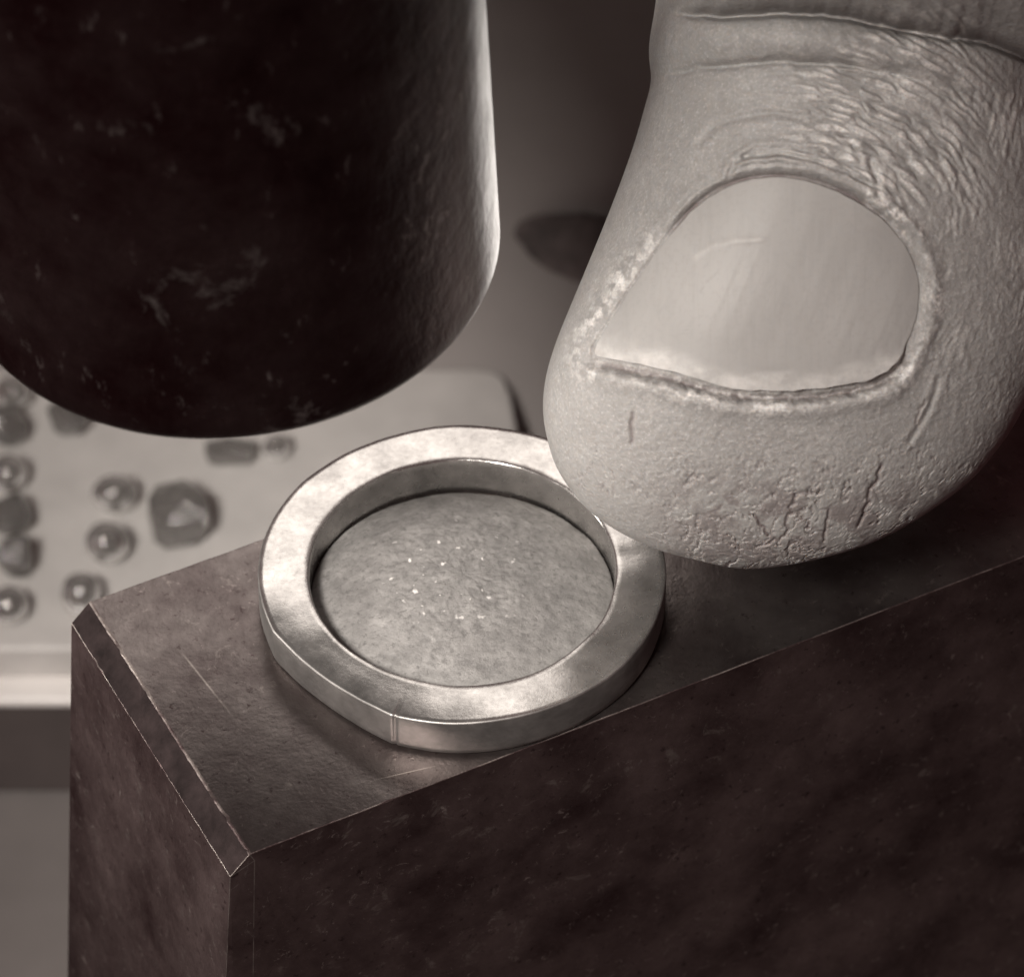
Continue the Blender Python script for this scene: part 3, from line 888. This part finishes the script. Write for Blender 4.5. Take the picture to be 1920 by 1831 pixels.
glass = mat_glass(0.25, 0.45, 0.72, 0.12)
clear = mat_glass(0.25, 0.7, 0.8, 0.35)
def sphere_mesh(name, seed, rough=0.03, nu=32, nvv=20):
    a = np.linspace(0, 2 * np.pi, nu, endpoint=False)[None, :]
    b = np.linspace(0, np.pi, nvv)[:, None]
    x, y, z = np.sin(b) * np.cos(a), np.sin(b) * np.sin(a), np.cos(b) + 0 * a
    k = 1 + rough * (fbm(x * 1.3 + 9, y * 1.3 + z * 1.1 + 9, seed, 3) - 0.5) * 2
    return grid_mesh(name, np.stack([x * k, y * k, z * k], -1), nu, nvv, wrap_u=True)
bead_meshes = [sphere_mesh('glass_bead', s, 0.05) for s in (1, 2, 3)]
def on_tray(px, py, rpx):
    """centre of a ball of rpx photo pixels resting on the tray"""
    r = 0.3
    for _ in range(5):
        c = on_z(px, py, Z_TRAY + r)
        r = rpx * px_size(c)
    return c, r
BEADS = [
    (215, 925, 39, 'clear round glass bead directly above another, left of the square crystal'),
    (201, 1017, 42, 'clear round glass bead with one bright glint, below left of the square crystal'),
    (152, 1112, 39, 'glass bead half hidden behind the back corner of the steel block'),
    (12, 798, 44, 'large glass bead at the left photo edge, just under the hammer'),
    (14, 888, 38, 'dark glass bead at the left edge, second down from the hammer'),
    (18, 962, 44, 'glass bead in the middle of the crowded row at the left edge'),
    (30, 1040, 44, 'glass bead fourth down in the crowded row at the left edge'),
    (16, 1134, 38, 'glass bead lowest at the left edge, apart from the crowded row'),
    (128, 778, 43, 'glass bead partly hidden by the lower left curve of the hammer'),
    (22, 738, 36, 'small glass bead tucked under the hammer, topmost at the left edge'),
    (520, 838, 26, 'little glass bead right of the bright chip, just below the hammer'),
]
def facet_mesh(name, seed):
    r_ = random.Random(seed)
    b = bmesh.new()
    for _ in range(40):
        v = Vector((r_.gauss(0, 1), r_.gauss(0, 1), r_.gauss(0, 0.8))).normalized()
        b.verts.new(v * r_.uniform(0.9, 1.02))
    bmesh.ops.convex_hull(b, input=b.verts)
    bmesh.ops.delete(b, geom=[v for v in b.verts if not v.link_faces], context='VERTS')
    m = bpy.data.meshes.new(name)
    b.to_mesh(m)
    b.free()
    return m
for i, (px, py, rp, lab) in enumerate(BEADS):
    c, r = on_tray(px, py, rp)
    fac = i in (3, 5, 6, 8)
    o = link('glass_bead', facet_mesh('glass_bead', 40 + i) if fac else bead_meshes[i % 3], glass, smooth=not fac)
    o.location = [float(v) for v in c]
    o.scale = (r * (1.1, 0.95, 1.0)[i % 3], r * (0.92, 1.0, 1.06)[i % 3], r * 0.96)
    o.rotation_euler = (i * 0.7, i * 1.3, i * 2.1)
    tag(o, lab, 'bead', 'glass beads scattered on the pale tray')
def crystal(name, px, py, rp, seed, lab, squash=(1, 1, 0.8), rot=0.3, sub=0.12):
    r_ = random.Random(seed)
    b = bmesh.new()
    for i in range(60):
        v = Vector((r_.gauss(0, 1), r_.gauss(0, 1), r_.gauss(0, 1))).normalized()
        m_ = (abs(v.x) ** 4 + abs(v.y) ** 4 + abs(v.z) ** 4) ** 0.25
        b.verts.new(v / m_ * r_.uniform(0.84, 0.96))
    res = bmesh.ops.convex_hull(b, input=b.verts)
    bmesh.ops.delete(b, geom=[v for v in b.verts if not v.link_faces], context='VERTS')
    bmesh.ops.dissolve_limit(b, angle_limit=0.12, verts=b.verts, edges=b.edges)
    m = bpy.data.meshes.new(name)
    b.to_mesh(m)
    b.free()
    c, r = on_tray(px, py, rp)
    o = link(name, m, clear, smooth=False)
    o.location = (float(c[0]), float(c[1]), Z_TRAY + r * squash[2] * 0.92)
    o.scale = (r * squash[0], r * squash[1], r * squash[2])
    o.rotation_euler = (0, 0, rot)
    tag(o, lab, 'crystal')
crystal('glass_crystal', 335, 952, 64, 3, 'square faceted clear crystal, largest piece on the pale tray')
crystal('glass_chip', 430, 832, 42, 8, 'flat glass chip with a bright glint peeping out below the hammer', (1.25, 0.7, 0.55), 0.1)

# dark lump on the bench behind the thumb
def on_curl(px, py, off):
    r = ray(px, py)
    cv = np.array(curl)
    for t in np.linspace(22, 45, 2301):
        p = CAM + r * t
        if np.hypot(cv[:, 0] - p[1], cv[:, 1] - p[2]).min() < off:
            return p
c = on_curl(1085, 462, 0.16)
k_ = px_size(c)
nu, nvv = 64, 40
a = np.linspace(0, 2 * np.pi, nu, endpoint=False)[None, :]
b = np.linspace(0, np.pi, nvv)[:, None]
lx = -np.cos(b) + 0 * a
prf = np.sin(b) ** 0.8 * (0.55 + 0.45 * (lx * 0.5 + 0.5))
ly, lz = prf * np.cos(a), prf * np.sin(a)
kk = 1 + 0.25 * (fbm(lx * 2 + 9, ly * 2 + lz * 1.7 + 9, 301, 4) - 0.5)
Vl = np.stack([lx * 125 * kk * k_, ly * 82 * kk * k_, lz * 0.2 * kk], -1)
lump = link('dark_stone', grid_mesh('dark_stone', Vl, nu, nvv, wrap_u=True), mat_plain('dark_rough_stone', 0.085, 0.8, 3, 0.75, r=1.25, b=0.97, bmp=0.4))
lump.location = [float(v) for v in c]
lump.rotation_euler = (math.radians(45), 0, math.radians(-22))
tag(lump, 'dark blurred pointed stone lying on the bench behind the thumb', 'stone')
